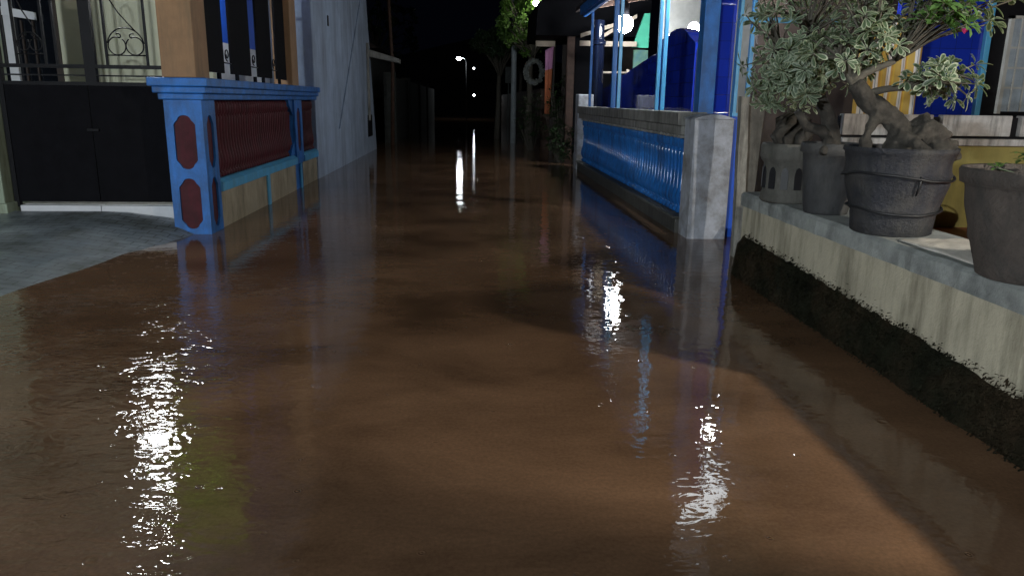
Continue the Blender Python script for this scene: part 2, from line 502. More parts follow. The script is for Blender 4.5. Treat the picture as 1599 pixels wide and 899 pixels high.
# thick wet moss on the foot of the right-hand wall: a bulging face down into the water, edged with tufts
def moss_top(y): return .25 + .105*max(0, min(1, (y-3.05)/3.2))
g = MB(); vs = []; nx, ny = 16, 170
for j in range(ny+1):
    y = 0.2 + 6.35*j/ny
    top = moss_top(y) + .022*noise.noise(Vector((y*3, 0, 2))) + .016*noise.noise(Vector((y*11, 0, 7)))
    for i in range(nx+1):
        t = i/nx
        b = .012 + .035*math.sin(math.pi*min(1, t*1.2)) + .05*t
        b += .022*noise.noise(Vector((y*6, t*4, 0))) + .012*noise.noise(Vector((y*19, t*11, 0)))
        vs.append((2.428 - max(.002, b)*min(1, t*9), y, top - (top+.15)*t))
g._add(vs, [(j*(nx+1)+i, j*(nx+1)+i+1, (j+1)*(nx+1)+i+1, (j+1)*(nx+1)+i) for j in range(ny) for i in range(nx)])
for k in range(15000):
    y = 0.3 + 6.2*random.random()
    top = moss_top(y)
    t = random.random()**2.0
    z = top*(1-t) + .028*random.gauss(0, 1)*(1 if t < .12 else .2)
    if z < .0: continue
    x = 2.425 - .03 - .05*t if t > .12 else 2.427 - .008*random.random()
    a = random.uniform(0, 6.28)
    L = random.uniform(.008, .030)
    d = Vector((-.5-.4*random.random(), math.sin(a)*.7, random.uniform(-.7, .7)))
    g.leaf((x, y, z), d, Vector((0, 0, 1)), L, L*.45, 0, None, .4)
stuff(tag(g.build('moss', 'moss', recalc=False), 'dark wet moss and weeds covering the foot of the pale wall down to the water', 'moss'))

# ------------------------------------------------------------------ LEFT: blue balustrade fence
def cart(xm, z0, z1, w):
    """left half of a stepped cartouche from bottom to top, as (u, z) with u measured from xm"""
    h = w/2
    pts = [(0, z0)]
    for a in (70, 50, 30): pts.append((-h*0.62*math.cos(R(a)), z0 + 0.05 - 0.05*math.sin(R(a))))
    pts += [(-h*0.68, z0+.055), (-h*.85, z0+.075), (-h, z0+.10), (-h, z1-.10), (-h*.85, z1-.075), (-h*.68, z1-.055)]
    for a in (30, 50, 70): pts.append((-h*0.62*math.cos(R(a)), z1 - 0.05 + 0.05*math.sin(R(a))))
    pts.append((0, z1))
    return pts

def framed(mb, u0, u1, z0, z1, carts, axis, a, b):
    um = (u0+u1)/2
    for sgn, ue in ((1, u0), (-1, u1)):
        poly = [(ue, z0), (um, z0)]
        for (c0, c1, w) in carts: poly += [(um + sgn*u, z) for u, z in cart(um, c0, c1, w)]
        poly += [(um, z1), (ue, z1)]
        mb.prism(poly, axis, a, b)

fl = thing('balustrade_fence', 'blue fence with maroon balusters and stepped cornice at the left edge of the flood', 'fence', (-3.1, 8.6, -0.2))
mb = MB()
X0, X1, Y0, Y1 = -3.30, -2.90, 8.55, 8.98
framed(mb, X0, X1, -0.2, 1.46, [(0.06, 0.62, .23), (0.72, 1.30, .23)], 'y', Y0, Y0+.025)
framed(mb, Y0+.0252, Y1, -0.2, 1.46, [(0.06, 0.62, .22), (0.72, 1.30, .22)], 'x', X1-.025, X1)
mb.box(X0, X0+.02, Y0+.0252, Y1, -.2, 1.46)
pil = mb.build('pillar', 'blue_trim', fl)
MB().box(X0+.021, X1-.0262, Y0+.0262, Y1-.002, -.2, 1.455).build('inset_panel', 'maroon', pil)
mb = MB()
framed(mb, 12.9, 13.45, 0.43, 1.46, [(0.62, 1.34, .24)], 'x', -2.91, -2.885)
mb.box(-3.2, -2.92, 12.9, 13.45, -.2, 1.46)
mb.prism([(12.9, 1.46), (12.9, 1.22), (12.72, 1.33), (12.60, 1.46)], 'x', -2.99, -2.915)
mb.prism([(12.9, 0.58), (12.9, 0.80), (12.74, 0.70), (12.62, 0.58)], 'x', -2.99, -2.915)
pl2 = mb.build('pillar', 'blue_trim', fl)
MB().box(-2.9195, -2.9, 13.02, 13.33, .6, 1.36).build('inset_panel', 'maroon', pl2)
# cornice (three steps), sill band and the plaster base
mb = MB()
for p, z0, z1 in ((.115, 1.60, 1.69), (.08, 1.53, 1.598), (.04, 1.462, 1.528)):
    mb.box(X0-p, X1+p, Y0-p, 14.66, z0, z1)
mb.build('cornice', 'blue_trim', fl, 0.012)
mb = MB()
mb.prism([(-3.15, .43), (-2.87, .43), (-2.87, .53), (-2.93, .57), (-3.15, .57)], 'y', 8.983, 12.897)
mb.prism([(-3.15, .43), (-2.87, .43), (-2.87, .53), (-2.93, .57), (-3.15, .57)], 'y', 13.453, 14.66)
mb.build('sill_band', 'light_blue', fl, 0.006)
MB().box(-3.12, -2.915, 8.983, 12.897, -.2, .428).box(-3.12, -2.915, 13.453, 14.66, -.2, .428).build('base_wall', 'base_plaster', fl)
box_part('strip', 'light_blue', fl, -2.913, -2.885, 11.02, 11.14, -.2, .428)
box_part('strip', 'light_blue', fl, -2.913, -2.885, 13.16, 13.26, -.2, .42)
# maroon balusters
prof = [(.028, .572), (.048, .58), (.048, .62), (.030, .64), (.045, .68), (.055, .74), (.050, .80), (.034, .90), (.027, 1.02),
        (.030, 1.16), (.036, 1.26), (.026, 1.29), (.046, 1.32), (.048, 1.40), (.028, 1.459)]
def balusters(parent, mat, prof, x, ys, base):
    first = None
    for y in ys:
        if first is None:
            first = MB().lathe(prof, (0, 0, 0), 12).build('baluster', mat, parent, smooth=True, origin=(0, 0, 0))
            o = first
        else:
            o = first.copy(); COL.objects.link(o); o.parent = parent
        o.location = Vector((x, y, 0)) - base
ys = [9.05 + .108*i for i in range(36)] + [13.52 + .108*i for i in range(11)]
balusters(fl, 'maroon', prof, -2.99, ys, root_loc(fl))
box_part('back_panel', 'maroon', fl, -3.14, -3.07, 8.985, 14.66, .575, 1.458, bevel=0)

# ------------------------------------------------------------------ LEFT: iron gate
gt = thing('iron_gate', 'black sheet metal gate with scrollwork grille above, standing beside the blue pillar', 'gate', (-4.3, 9.0, .22))
box_part('sheet_panel', 'black_board', gt, -5.20, -4.285, 8.985, 9.015, .30, 1.62, bevel=0)
box_part('sheet_panel', 'black_board', gt, -4.275, -3.33, 8.985, 9.015, .30, 1.62, bevel=0)
for z0, z1 in ((1.785, 1.825), (1.70, 1.716), (1.60, 1.64), (2.95, 2.99)):
    box_part('rail', 'dark_metal', gt, -5.22, -3.32, 8.977, 9.028, z0, z1, bevel=0)
for x, w in ((-5.21, .05), (-3.36, .04)):
    box_part('stile', 'dark_metal', gt, x-w/2, x+w/2, 8.97, 9.03, .24, 2.99, bevel=0)
box_part('stile', 'dark_metal', gt, -4.285, -4.165, 8.97, 9.03, 1.64, 2.95, bevel=0)
for x in (-5.13, -5.01, -4.70, -4.58, -4.04, -3.60):
    box_part('bar', 'dark_metal', gt, x-.012, x+.012, 8.988, 9.012, 1.825, 2.95, bevel=0)
def spiral(c, r0, r1, a0, a1, n=22):
    return [(c[0]+(r0+(r1-r0)*i/n)*math.cos(R(a0+(a1-a0)*i/n)), 9.0, c[1]+(r0+(r1-r0)*i/n)*math.sin(R(a0+(a1-a0)*i/n))) for i in range(n+1)]
def scroll(cx, w):
    m = MB()
    t = .0075
    m.tube([(cx-w, 9, 1.93), (cx+w, 9, 1.93)], t, 6)
    for s in (-1, 1):
        m.tube(spiral((cx+s*w*.47, 2.03), w*.47, w*.46, -90, -90+s*200, 18), t, 6)
        pts = spiral((cx+s*w*.47, 2.03), w*.46, w*.30, (90 if s > 0 else 90)+s*20, 90-s*190 if False else (90-s*140), 16)
        m.tube(spiral((cx+s*w*.47, 2.03), w*.47, w*.46, -90, -90-s*140, 14), t, 6)
        m.tube(spiral((cx+s*w*.35, 2.13), w*.17, w*.03, 90-s*40, 90+s*250, 16), t, 6)
    m.tube(spiral((cx, 2.02), w*.98, w*.98, 10, 170, 20), t, 6)
    # the long S that sweeps up to the top rail
    m.tube([(cx+w*.55, 9, 2.19), (cx+w*.2, 9, 2.27), (cx-w*.25, 9, 2.38), (cx-w*.6, 9, 2.50), (cx-w*.68, 9, 2.62), (cx-w*.45, 9, 2.75), (cx, 9, 2.80), (cx+w*.4, 9, 2.72), (cx+w*.45, 9, 2.6), (cx+w*.2, 9, 2.52), (cx-w*.05, 9, 2.56)], t, 6)
    return m
scroll(-3.82, .205).build('scroll', 'dark_metal', gt, smooth=True)
scroll(-4.855, .14).build('scroll', 'dark_metal', gt, smooth=True)
box_part('latch', 'dark_metal', gt, -4.33, -4.20, 8.955, 8.983, 1.10, 1.13, bevel=.004)
box_part('hinge', 'dark_metal', gt, -3.33, -3.29, 8.9, 8.96, 1.40, 1.455, bevel=0)
# white-washed step under the gate
sm = MB().box(-5.16, -4.262, 8.93, 9.055, -.2, .262).box(-4.256, -3.31, 8.93, 9.055, -.2, .262).build('gate_step', 'white', None, .006, origin=(-4.2, 9, 0))
tag(sm, 'pale painted threshold step running under the black gate', 'step')
gp = MB().box(-5.62, -5.25, 8.8, 9.2, -.2, 3.3).box(-5.66, -5.21, 8.76, 9.24, -.2, .3).build('gate_pillar', 'pale_green', None, .012, origin=(-5.43, 9, 0))
tag(gp, 'pale green plastered gate pillar at the left edge of the photo', 'pillar')

# ------------------------------------------------------------------ LEFT: house behind the gate and fence
lh = thing('house', 'cream house with orange columns and a porch behind the black gate', 'house', (-5, 11, 0))
for y0, y1, x0, x1 in ((8.52, 8.96, -3.28, -2.92), (12.95, 13.4, -3.2, -2.9)):
    box_part('column', 'orange', lh, x0, x1, y0, y1, 1.692, 2.60 if y0 < 9 else 5.598, bevel=.012)
box_part('awning_beam', 'dark_wood', lh, -5.6, -2.9, 8.62, 8.72, 3.22, 3.32)
MB().prism([(8.48, 2.61), (8.485, 2.61), (8.615, 3.30), (8.61, 3.30)], 'x', -3.48, -2.88).build('awning_sheet', 'green_sheet', lh)
mb = MB()   # back wall with a doorway, corner at x=-3.7, side wall towards the street
mb.box(-9, -6.86, 11.5, 11.65, .26, 3.12).box(-5.78, -3.70, 11.5, 11.65, .26, 3.12).box(-6.86, -5.78, 11.5, 11.65, 2.9, 3.12)
mb.build('wall', 'cream', lh)
mb = MB().box(-9, -4.72, 11.45, 11.65, 3.122, 5.6).build('upper_wall', 'cream', lh)
MB().box(-4.718, -3.70, 11.45, 11.65, 3.122, 5.6).build('upper_wall', 'green_wall', lh)
MB().box(-3.85, -3.70, 11.653, 14.68, .26, 2.285).build('side_wall', 'white', lh)
MB().box(-3.85, -3.70, 11.653, 14.68, 2.287, 5.6).build('side_wall', 'royal_blue', lh)
dr = MB().box(-6.86, -6.80, 11.47, 11.6, .26, 2.9).box(-5.86, -5.78, 11.47, 11.6, .26, 2.9).box(-6.80, -5.86, 11.47, 11.6, 2.84, 2.9).build('door_frame', 'dark_wood', lh)
MB().box(-6.8, -5.86, 11.56, 11.6, .26, 2.84).build('door_glass', 'dark_glass', dr)
MB().box(-6.52, -6.40, 11.50, 11.555, .4, 2.80).build('door_stile', 'white', dr)
mb = MB().prism([(-6.66, 2.70), (-6.06, 2.60), (-6.06, 2.50), (-6.66, 2.58)], 'y', 11.44, 11.498)
mb.build('slanted_bar', 'white', dr)  # slanted white bar across the top of the door
for x in (-6.30, -6.14):
    MB().box(x-.012, x+.012, 11.52, 11.555, .4, 2.5).build('glazing_bar', 'dark_wood', dr)
MB().box(-9, -2.86, 8.5, 14.7, 5.602, 5.8).build('roof_slab', 'whitewash', lh)
# dark screen of boards above the fence, with gaps and iron curls
sc = thing('board_screen', 'dark board screen with narrow gaps, standing on the blue cornice between orange columns', 'screen', (-3.0, 11, 1.69))
for a, b in ((9.0, 9.74), (10.05, 10.90), (11.28, 12.02), (12.33, 12.93)):
    box_part('board', 'black_board', sc, -3.02, -2.99, a, b, 1.775, 3.4, bevel=0)
for y in (9.02, 9.56, 10.28, 11.12, 11.55, 12.5):
    box_part('foot', 'black_board', sc, -3.02, -2.99, y-.04, y+.04, 1.692, 1.774, bevel=0)
for ym in (9.90, 11.09, 12.18):
    w = .10
    m = MB().tube([(-3.0, ym-.13, 1.90), (-3.0, ym+.17, 1.90)], .008, 6)
    m.tube([(-3.0, ym+w*math.sin(R(a))*(1-a/900), 2.0+.095*math.cos(R(a))*(1-a/900)) for a in range(180, 660, 24)], .008, 6)
    m.build('iron_curl', 'dark_metal', sc, smooth=True)

# ------------------------------------------------------------------ LEFT: whitewashed house side
wh = thing('whitewashed_house', 'tall bluish whitewashed house side with damp stains beyond the fence', 'house', (-3.4, 19, 0))
MB().prism([(14.72, -.2), (24.0, -.2), (22.3, 4.6), (14.72, 4.6)], 'x', -5.6, -2.9).build('wall', 'whitewash', wh, .02)
MB().prism([(-2.895, 2.66), (-2.895, 2.86), (-2.05, 2.62), (-2.05, 2.50)], 'y', 22.6, 23.25).build('canopy', 'concrete', wh, .01)
box_part('downpipe', 'concrete', wh, -2.895, -2.83, 22.1, 22.2, .9, 3.0)
box_part('opening', 'dark_metal', wh, -2.897, -2.88, 22.0, 22.9, .45, 1.05, bevel=0)
box_part('vent', 'dark_metal', wh, -2.897, -2.885, 16.3, 16.42, 2.92, 3.12, bevel=0)
MB().prism([(21.9, 4.6), (22.15, 4.6), (17.3, .85), (17.15, .85)], 'x', -2.897, -2.868).build('brace_or_light_streak', 'whitewash', wh, .004)  # raised strip shaped after the diagonal streak of light on this wall
MB().prism([(14.6, 4.6), (24, 4.6), (24, 4.75), (14.6, 4.75)], 'x', -5.7, -2.7).build('roof', 'roof_tile', wh)

# ------------------------------------------------------------------ RIGHT: concrete balustrade fence
fr = thing('balustrade_fence', 'grey concrete fence with blue balusters and a thick cap along the right of the flood', 'fence', (2.5, 13, -0.2))
mb = MB().box(2.46, 2.90, 8.38, 8.76, -.2, 1.33)
mb.prism([(2.44+.48*i/12, 1.332+.055*math.sin(math.pi*i/12)) for i in range(13)], 'y', 8.36, 8.78)
mb.build('pillar', 'render_grey', fr, .02)
mb = MB().box(2.38, 2.72, 8.783, 17.3, 1.25, 1.40).box(2.42, 2.68, 8.783, 17.3, 1.14, 1.248)
for i in range(60):
    mb.prism([(8.86+.137*i, 1.139), (8.92+.137*i, 1.139), (8.905+.137*i, 1.10), (8.875+.137*i, 1.10)], 'x', 2.44, 2.62)
mb.build('cap', 'concrete', fr, .012)
MB().box(2.42, 2.70, 8.783, 17.3, -.2, .17).prism([(2.38, .172), (2.72, .172), (2.72, .20), (2.40, .20)], 'y', 8.783, 17.3).build('plinth', 'wet_concrete', fr, .008)
mb = MB().box(2.40, 2.75, 17.3, 17.75, -.2, 1.66)
mb.build('end_pier', 'render_grey', fr, .02)
prof = [(.03, .202), (.056, .21), (.056, .25), (.028, .27), (.054, .31), (.074, .37), (.066, .44), (.038, .55), (.025, .70),
        (.031, .84), (.046, .92), (.026, .97), (.056, 1.0), (.058, 1.07), (.03, 1.138)]
balusters(fr, 'baluster_blue', prof, 2.55, [8.90 + .165*i for i in range(51)], root_loc(fr))

# ------------------------------------------------------------------ RIGHT: blue tiled porch house
bh = thing('blue_house', 'house with a blue tiled porch wall and light blue posts behind the concrete fence', 'house', (4.5, 13.5, 0))
prof2 = [(11.42, .22), (20.6, .22), (20.6, 1.66), (15.0, 2.25), (13.9, 2.34), (13.75, 2.35), (13.75, 2.54), (13.3, 2.57)]
prof2 += [(12.45+.86*math.cos(R(a)), 2.34+.30*math.sin(R(a))) for a in range(140, 19, -12)][::1]
prof2 += [(11.42, 2.34)]
pk = [(12.55-.9*math.cos(R(a)), 2.32+.33*math.sin(R(a))) for a in range(150, 20, -12)]
prof2 = prof2[:8] + pk + [(11.42, 2.36)]
MB().prism(prof2, 'x', 3.28, 3.48).build('tiled_wall', ['tile_x'], bh, .01)
box_part('wall_edge', 'grey_wall', bh, 3.31, 3.46, 11.33, 11.417, .22, 2.28)
for x, y, w, m in ((2.52, 13.2, .055, 'light_blue'), (2.52, 10.45, .045, 'light_blue'), (2.60, 10.46, .05, 'light_blue'), (2.52, 16.4, .05, 'blue_trim'),
                   (2.50, 13.6, .08, 'deep_blue')):
    box_part('post', m, bh, x-w/2, x+w/2, y-w/2, y+w/2, 1.402, 3.5, bevel=.004)
box_part('column', 'blue_trim', bh, 2.63, 2.81, 8.86, 9.06, .22, 3.6, bevel=.008)
MB().box(2.83, 3.04, 9.0, 9.1, .22, 3.6).build('front_wall', 'tile_y', bh)
box_part('post', 'light_blue', bh, 3.045, 3.085, 8.88, 8.98, .22, 3.6, bevel=.004)
box_part('post', 'light_blue', bh, 3.30, 3.345, 9.2, 9.25, .22, 3.6, bevel=.004)
box_part('rail', 'light_blue', bh, 3.088, 4.2, 8.90, 8.95, 2.40, 2.46, bevel=.004)
box_part('low_panel', 'royal_blue', bh, 2.915, 3.02, 8.52, 8.58, -.2, 1.36, bevel=0)
box_part('low_rail', 'light_blue', bh, 2.93, 3.3, 8.56, 8.62, 1.365, 1.40, bevel=.004)
# porch roof with fascia, rafters and battens; back walls
MB().prism([(2.42, 3.50), (7.5, 4.46), (7.5, 4.56), (2.42, 3.60)], 'y', 10.6, 18.4).build('roof', 'roof_tile', bh)
box_part('fascia', 'blue_trim', bh, 2.36, 2.415, 10.6, 17.2, 3.32, 3.495)
for y in (10.7, 11.9, 13.3, 15.2, 17.1):
    MB().prism([(2.43, 3.40), (7.4, 4.33), (7.4, 4.43), (2.43, 3.498)], 'y', y-.04, y+.04).build('rafter', 'brown_wood', bh)
box_part('tie_beam', 'deep_blue', bh, 2.43, 2.5, 10.7, 17.2, 3.28, 3.38)
box_part('beam', 'cream_wood', bh, 2.62, 4.0, 18.9, 19.0, 2.80, 2.92)
for a, b in (((2.62, 2.98), (3.6, 3.3)), ((3.1, 2.95), (3.95, 3.45))):
    MB().prism([(a[0], a[1]), (b[0], b[1]), (b[0], b[1]+.09), (a[0], a[1]+.09)], 'y', 18.8, 18.86).build('brace_or_light_streak', 'cream_wood', bh)
MB().box(2.6, 4.0, 20.7, 20.8, .22, 3.7).build('back_wall', 'black_board', bh)
MB().box(4.0, 4.35, 19.2, 19.3, .22, 2.75).build('back_wall', 'green_mottled', bh)
MB().prism([(3.95, 2.80), (4.35, 2.80), (4.35, 3.6), (4.22, 3.6)], 'y', 19.2, 19.3).build('gable_panel', 'mint', bh)
MB().box(4.28, 7.5, 17.8, 17.95, .22, 4.1).build('inner_wall', 'grey_wall', bh)
MB().box(3.9, 7.4, 10.59, 10.7, .22, 3.7).build('side_wall', 'dark_wood', bh)
box_part('shelf', 'cream_wood', bh, 3.1, 3.9, 18.9, 19.3, 2.18, 2.22)
box_part('ladder', 'cream_wood', bh, 3.66, 3.72, 18.3, 18.36, .3, 2.25)
MB().lathe([(.14, .22), (.14, 2.75), (.17, 2.77), (.17, 2.85), (.13, 2.88), (.13, 3.3)], (2.92, 18.0, 0), 16).build('round_column', 'tile_dark', bh, smooth=False)
MB().prism([(3.2, 3.72), (4.25, 3.92), (4.25, 5.5), (3.75, 5.9), (3.2, 5.5)], 'y', 10.45, 10.58).build('gable', 'white', bh)
uw = MB().box(3.26, 4.02, 10.425, 10.448, 3.72, 4.75).build('glow_panel', 'added_glow', bh)  # unseen glowing panel, added for its pale reflection on the water
MB().box(3.22, 3.258, 10.40, 10.448, 3.70, 4.79).box(4.022, 4.06, 10.40, 10.448, 3.70, 4.79).box(3.26, 4.02, 10.40, 10.448, 4.752, 4.79).build('window_frame', 'white', uw)  # trim round the added glowing panel

# ------------------------------------------------------------------ RIGHT: pale retaining wall
rw = thing('retaining_wall', 'low stained cream wall with a grey cap carrying the potted trees', 'wall', (2.6, 3.5, 0))
MB().box(2.43, 2.57, 3.045, 6.6, -.3, .623).build('wall', 'wall_pale', rw)
MB().box(2.47, 2.57, -1.0, 3.04, -.3, .623).build('near_wall', 'plank_dark', rw)['label'] = 'dark unpainted near stretch'
# an uneven cap, broken along its lip
g = MB(); n = 110
ring = []
for j in range(n+1):
    y = -1.0 + 7.6*j/n
    e = .010*noise.noise(Vector((y*6, 0, 0))) + .009*noise.noise(Vector((y*20, 3, 0)))
    e2 = .009*noise.noise(Vector((y*7, 9, 0)))
    ring.append([(2.402+e, y, .625), (2.399+e, y, .722+e2), (2.424+e, y, .745+e2), (2.64, y, .747+e2*.5), (2.94, y, .743), (2.94, y, .625)])
vs = [p for r in ring for p in r]
fs = [(j*6+i, j*6+(i+1) % 6, (j+1)*6+(i+1) % 6, (j+1)*6+i) for j in range(n) for i in range(6)]
fs += [tuple(range(5, -1, -1)), tuple(n*6+i for i in range(6))]
g._add(vs, fs)
g.build('cap', 'cap_pale', rw)
MB().box(2.80, 2.94, -1.0, 6.6, -.3, .623).build('inner_wall', 'wall_pale', rw)

# weathered post and plank beside the fence pillar
def rough_bar(p0, p1, w, d, seed, n=14):
    g = MB(); vs = []
    for i in range(n+1):
        t = i/n
        c = Vector(p0).lerp(Vector(p1), t)
        for sx, sy in ((-1, -1), (1, -1), (1, 1), (-1, 1)):
            k = noise.noise(Vector((t*5+seed, sx*3, sy*3)))*.18
            vs.append((c.x+sx*(w[0]+(w[1]-w[0])*t)/2*(1+k), c.y+sy*d/2*(1+k), c.z))
    fs = [(i*4+j, i*4+(j+1) % 4, (i+1)*4+(j+1) % 4, (i+1)*4+j) for i in range(n) for j in range(4)]
    g._add(vs, fs+[(3, 2, 1, 0), tuple(n*4+j for j in range(4))])
    return g
p = rough_bar((2.705, 7.40, -.25), (2.645, 7.42, 1.57), (.10, .085), .09, 2).build('weathered_post', 'grey_wood', None, .006, origin=(2.7, 7.4, 0))
tag(p, 'pale weathered wooden post standing in the water beside the end of the cream wall', 'post')
p = rough_bar((2.795, 7.50, -.05), (2.80, 7.50, 1.56), (.07, .17), .06, 8).build('weathered_plank', 'plank_dark', None, .006, origin=(2.8, 7.5, 0))
tag(p, 'dark weathered plank leaning upright just right of the pale post', 'plank')

# ------------------------------------------------------------------ pots and plants
def pot(label, mat, c, prof, soil_r, soil_z, wob=.03, seed=0, group='plant pots on the wall'):
    t = thing('plant_pot', label, 'plant pot', c, group)
    inner = [(prof[-1][0]-.03, prof[-1][1]-.005), (prof[-1][0]-.045, prof[-1][1]-.12)]
    MB().lathe(prof+inner, c, 40, 0, wob, seed).build('body', mat, t, smooth=True)
    MB().lathe([(soil_r*.98, soil_z-.02), (soil_r, soil_z), (soil_r*.5, soil_z+.02), (.01, soil_z+.025)], c, 20, 0, .05).build('soil', 'soil', t, smooth=True)
    return t
H0 = .613
pot('big black bulging pot with rope-like ridges holding the tree with the twisted trunk', 'pot_black', (3.04, 5.28, H0),
    [(.25, 0), (.265, .01), (.28, .10), (.288, .155), (.306, .175), (.300, .195), (.312, .26), (.330, .36), (.336, .40), (.354, .42), (.347, .45), (.352, .50), (.358, .57), (.372, .58), (.368, .61)], .32, .53, .055, 4)
p1 = COL.objects['plant_pot']
for zz, rr, sg, ph in ((.415, .362, .02, .4), (.175, .312, .015, 2.0)):
    MB().tube([(3.04+(rr+.004*noise.noise(Vector((a*.1, zz*9, 0))))*math.cos(R(a)), 5.28+rr*math.sin(R(a)), H0+zz+sg*math.sin(R(a)*2+ph)+.008*noise.noise(Vector((a*.05, zz, 4)))) for a in range(0, 361, 6)], .010, 6).build('rope', 'plastic_dark', p1, smooth=True)
MB().tube([(3.04+.352*math.cos(R(265)), 5.28+.356*math.sin(R(265)), H0+.43), (3.04+.345*math.cos(R(264)), 5.28+.352*math.sin(R(264)), H0+.36), (3.04+.33*math.cos(R(263)), 5.28+.335*math.sin(R(263)), H0+.30)], [.012, .009, .006], 6).build('rope_end', 'plastic_dark', p1, smooth=True)
pot('dark grey pot half hidden behind the big black pot', 'pot_grey', (3.01, 6.25, H0),
    [(.17, 0), (.18, .02), (.20, .2), (.215, .4), (.225, .50), (.25, .51), (.25, .57), (.24, .585)], .20, .52, .03, 9)
p3 = pot('squat grey concrete pot with dark arches, farthest along the wall', 'pot_concrete', (2.97, 6.98, H0+.0),
    [(.22, 0), (.24, .02), (.235, .08), (.225, .10), (.225, .36), (.25, .39), (.265, .42), (.265, .52), (.25, .54)], .21, .46, .02, 2)
for k in range(12):
    a = 2*math.pi*k/12
    m = MB()
    ca, sa = math.cos(a), math.sin(a)
    pts = [(-.032, .13), (.032, .13), (.032, .27), (.02, .315), (0, .33), (-.02, .315), (-.032, .27)]
    vs = []
    for r_ in (.20, .232):
        for u, z in pts: vs.append((2.97+ca*r_-sa*u, 6.98+sa*r_+ca*u, H0+z))
    m._add(vs, [tuple(range(7)), tuple(range(13, 6, -1))] + [(i, i+7, (i+1) % 7+7, (i+1) % 7) for i in range(7)])
    m.build('arch_recess', 'plastic_dark', p3)
pot('brown-grey drum pot with a thick rim and a small weed, nearest the camera', 'pot_brown', (2.99, 3.80, H0),
    [(.235, 0), (.25, .01), (.27, .08), (.30, .18), (.315, .20), (.32, .26), (.345, .36), (.352, .39), (.36, .47), (.365, .49), (.39, .50), (.395, .565), (.385, .58)], .34, .52, .03, 12)

def rosette(mb, c, axis, n, L, w, mi, mr, spread=(35, 95)):
    axis = Vector(axis).normalized()
    a = axis.orthogonal().normalized(); b = axis.cross(a)
    ph = random.uniform(0, 6.28)
    for k in range(n):
        t = ph + 2.4*k
        e = R(random.uniform(*spread))
        d = axis*math.cos(e) + (a*math.cos(t)+b*math.sin(t))*math.sin(e)
        l = L*random.uniform(.6, 1.1)
        mb.leaf(Vector(c)+d*.01, d, axis, l, l*w*random.uniform(.85, 1.15), mi, mr, random.uniform(.15, .5))

def curve(p0, p1, bow, n=6):
    p0, p1 = Vector(p0), Vector(p1)
    out = []
    for i in range(n+1):
        t = i/n
        p = p0.lerp(p1, t)
        p.z += bow*math.sin(math.pi*t)
        p += Vector((noise.noise(p*4), noise.noise(p*4+Vector((7, 0, 0))), 0))*.045*math.sin(math.pi*t)
        out.append(p)
    return out

def ell(c, r, shell=.45):
    while True:
        v = Vector((random.uniform(-1, 1), random.uniform(-1, 1), random.uniform(-1, 1)))
        if shell < v.length < 1: return Vector((c[0]+v.x*r[0], c[1]+v.y*r[1], c[2]+v.z*r[2]))

# the twisted tree in the big black pot
t1 = thing('potted_tree', 'variegated tree with a fat twisted trunk and pale-edged leaves in the big black pot', 'tree', (3.08, 5.28, 1.16), 'trees in the wall pots')
mb = MB()
mb.tube([(3.05, 5.30, 1.10), (3.03, 5.28, 1.25), (3.00, 5.26, 1.36), (2.88, 5.28, 1.47), (2.76, 5.32, 1.55), (2.68, 5.33, 1.66)], [.10, .085, .075, .07, .075, .055], 12)
mb.tube([(2.88, 5.28, 1.47), (2.80, 5.26, 1.38), (2.76, 5.25, 1.26), (2.78, 5.26, 1.10)], [.05, .045, .045, .05], 10)
for pts, rr in (([(3.05, 5.2, 1.30), (3.16, 5.14, 1.36), (3.25, 5.13, 1.30), (3.24, 5.12, 1.20), (3.15, 5.08, 1.14)], [.05, .06, .055, .05, .04]),
                ([(3.1, 5.25, 1.24), (3.22, 5.2, 1.27), (3.34, 5.16, 1.23), (3.38, 5.15, 1.14)], [.06, .055, .05, .035]),
                ([(2.98, 5.2, 1.30), (3.02, 5.06, 1.25), (3.10, 5.0, 1.19), (3.16, 4.98, 1.12)], [.045, .04, .035, .03]),
                ([(3.1, 5.3, 1.36), (3.16, 5.22, 1.42), (3.14, 5.13, 1.36), (3.06, 5.1, 1.29)], [.035, .045, .04, .03])):
    mb.tube(pts, rr, 10)
mb.ball((3.13, 5.16, 1.31), .075, 12); mb.ball((3.25, 5.14, 1.22), .07, 12); mb.ball((2.99, 5.24, 1.22), .09, 12)
tr = mb.build('trunk', 'bark', t1, smooth=True)
rm = tr.modifiers.new('fuse', 'REMESH'); rm.mode = 'VOXEL'; rm.voxel_size = .012; rm.use_smooth_shade = True
sm_ = tr.modifiers.new('soft', 'SMOOTH'); sm_.factor = .6; sm_.iterations = 4
tx = bpy.data.textures.new('bark_lumps', 'CLOUDS'); tx.noise_scale = .07
dm = tr.modifiers.new('lumps', 'DISPLACE'); dm.texture = tx; dm.strength = .04; dm.mid_level = .5
lm, br, fg = MB(), MB(), MB()
forks = [((2.68, 5.33, 1.66), (2.72, 5.3, 1.86)), ((2.68, 5.33, 1.66), (2.90, 5.25, 1.80)), ((2.68, 5.33, 1.64), (2.58, 5.4, 1.82)), ((2.76, 5.32, 1.56), (2.98, 5.2, 1.62))]
for a, b in forks: br.tube(curve(a, b, .02), [.034, .031, .028, .026, .024, .022, .02], 8)
def limbs(crown, n, L, w, hubs, mi, mr, mbl, mbb, rad=.012, leaves=(8, 11), up=(.25, .6)):
    for k in range(n):
        p = ell(*crown)
        h = min(hubs, key=lambda q: (Vector(q)-p).length + random.uniform(0, .15))
        mbb.tube(curve(h, p, random.uniform(-.02, .05)), [rad*(1-.1*i) for i in range(7)], 6)
        out = (p-Vector(h)).normalized() + Vector((0, 0, random.uniform(*up)))
        rosette(mbl, p, out, random.randint(*leaves), L, w, mi, mr)
hubs = [b for a, b in forks]
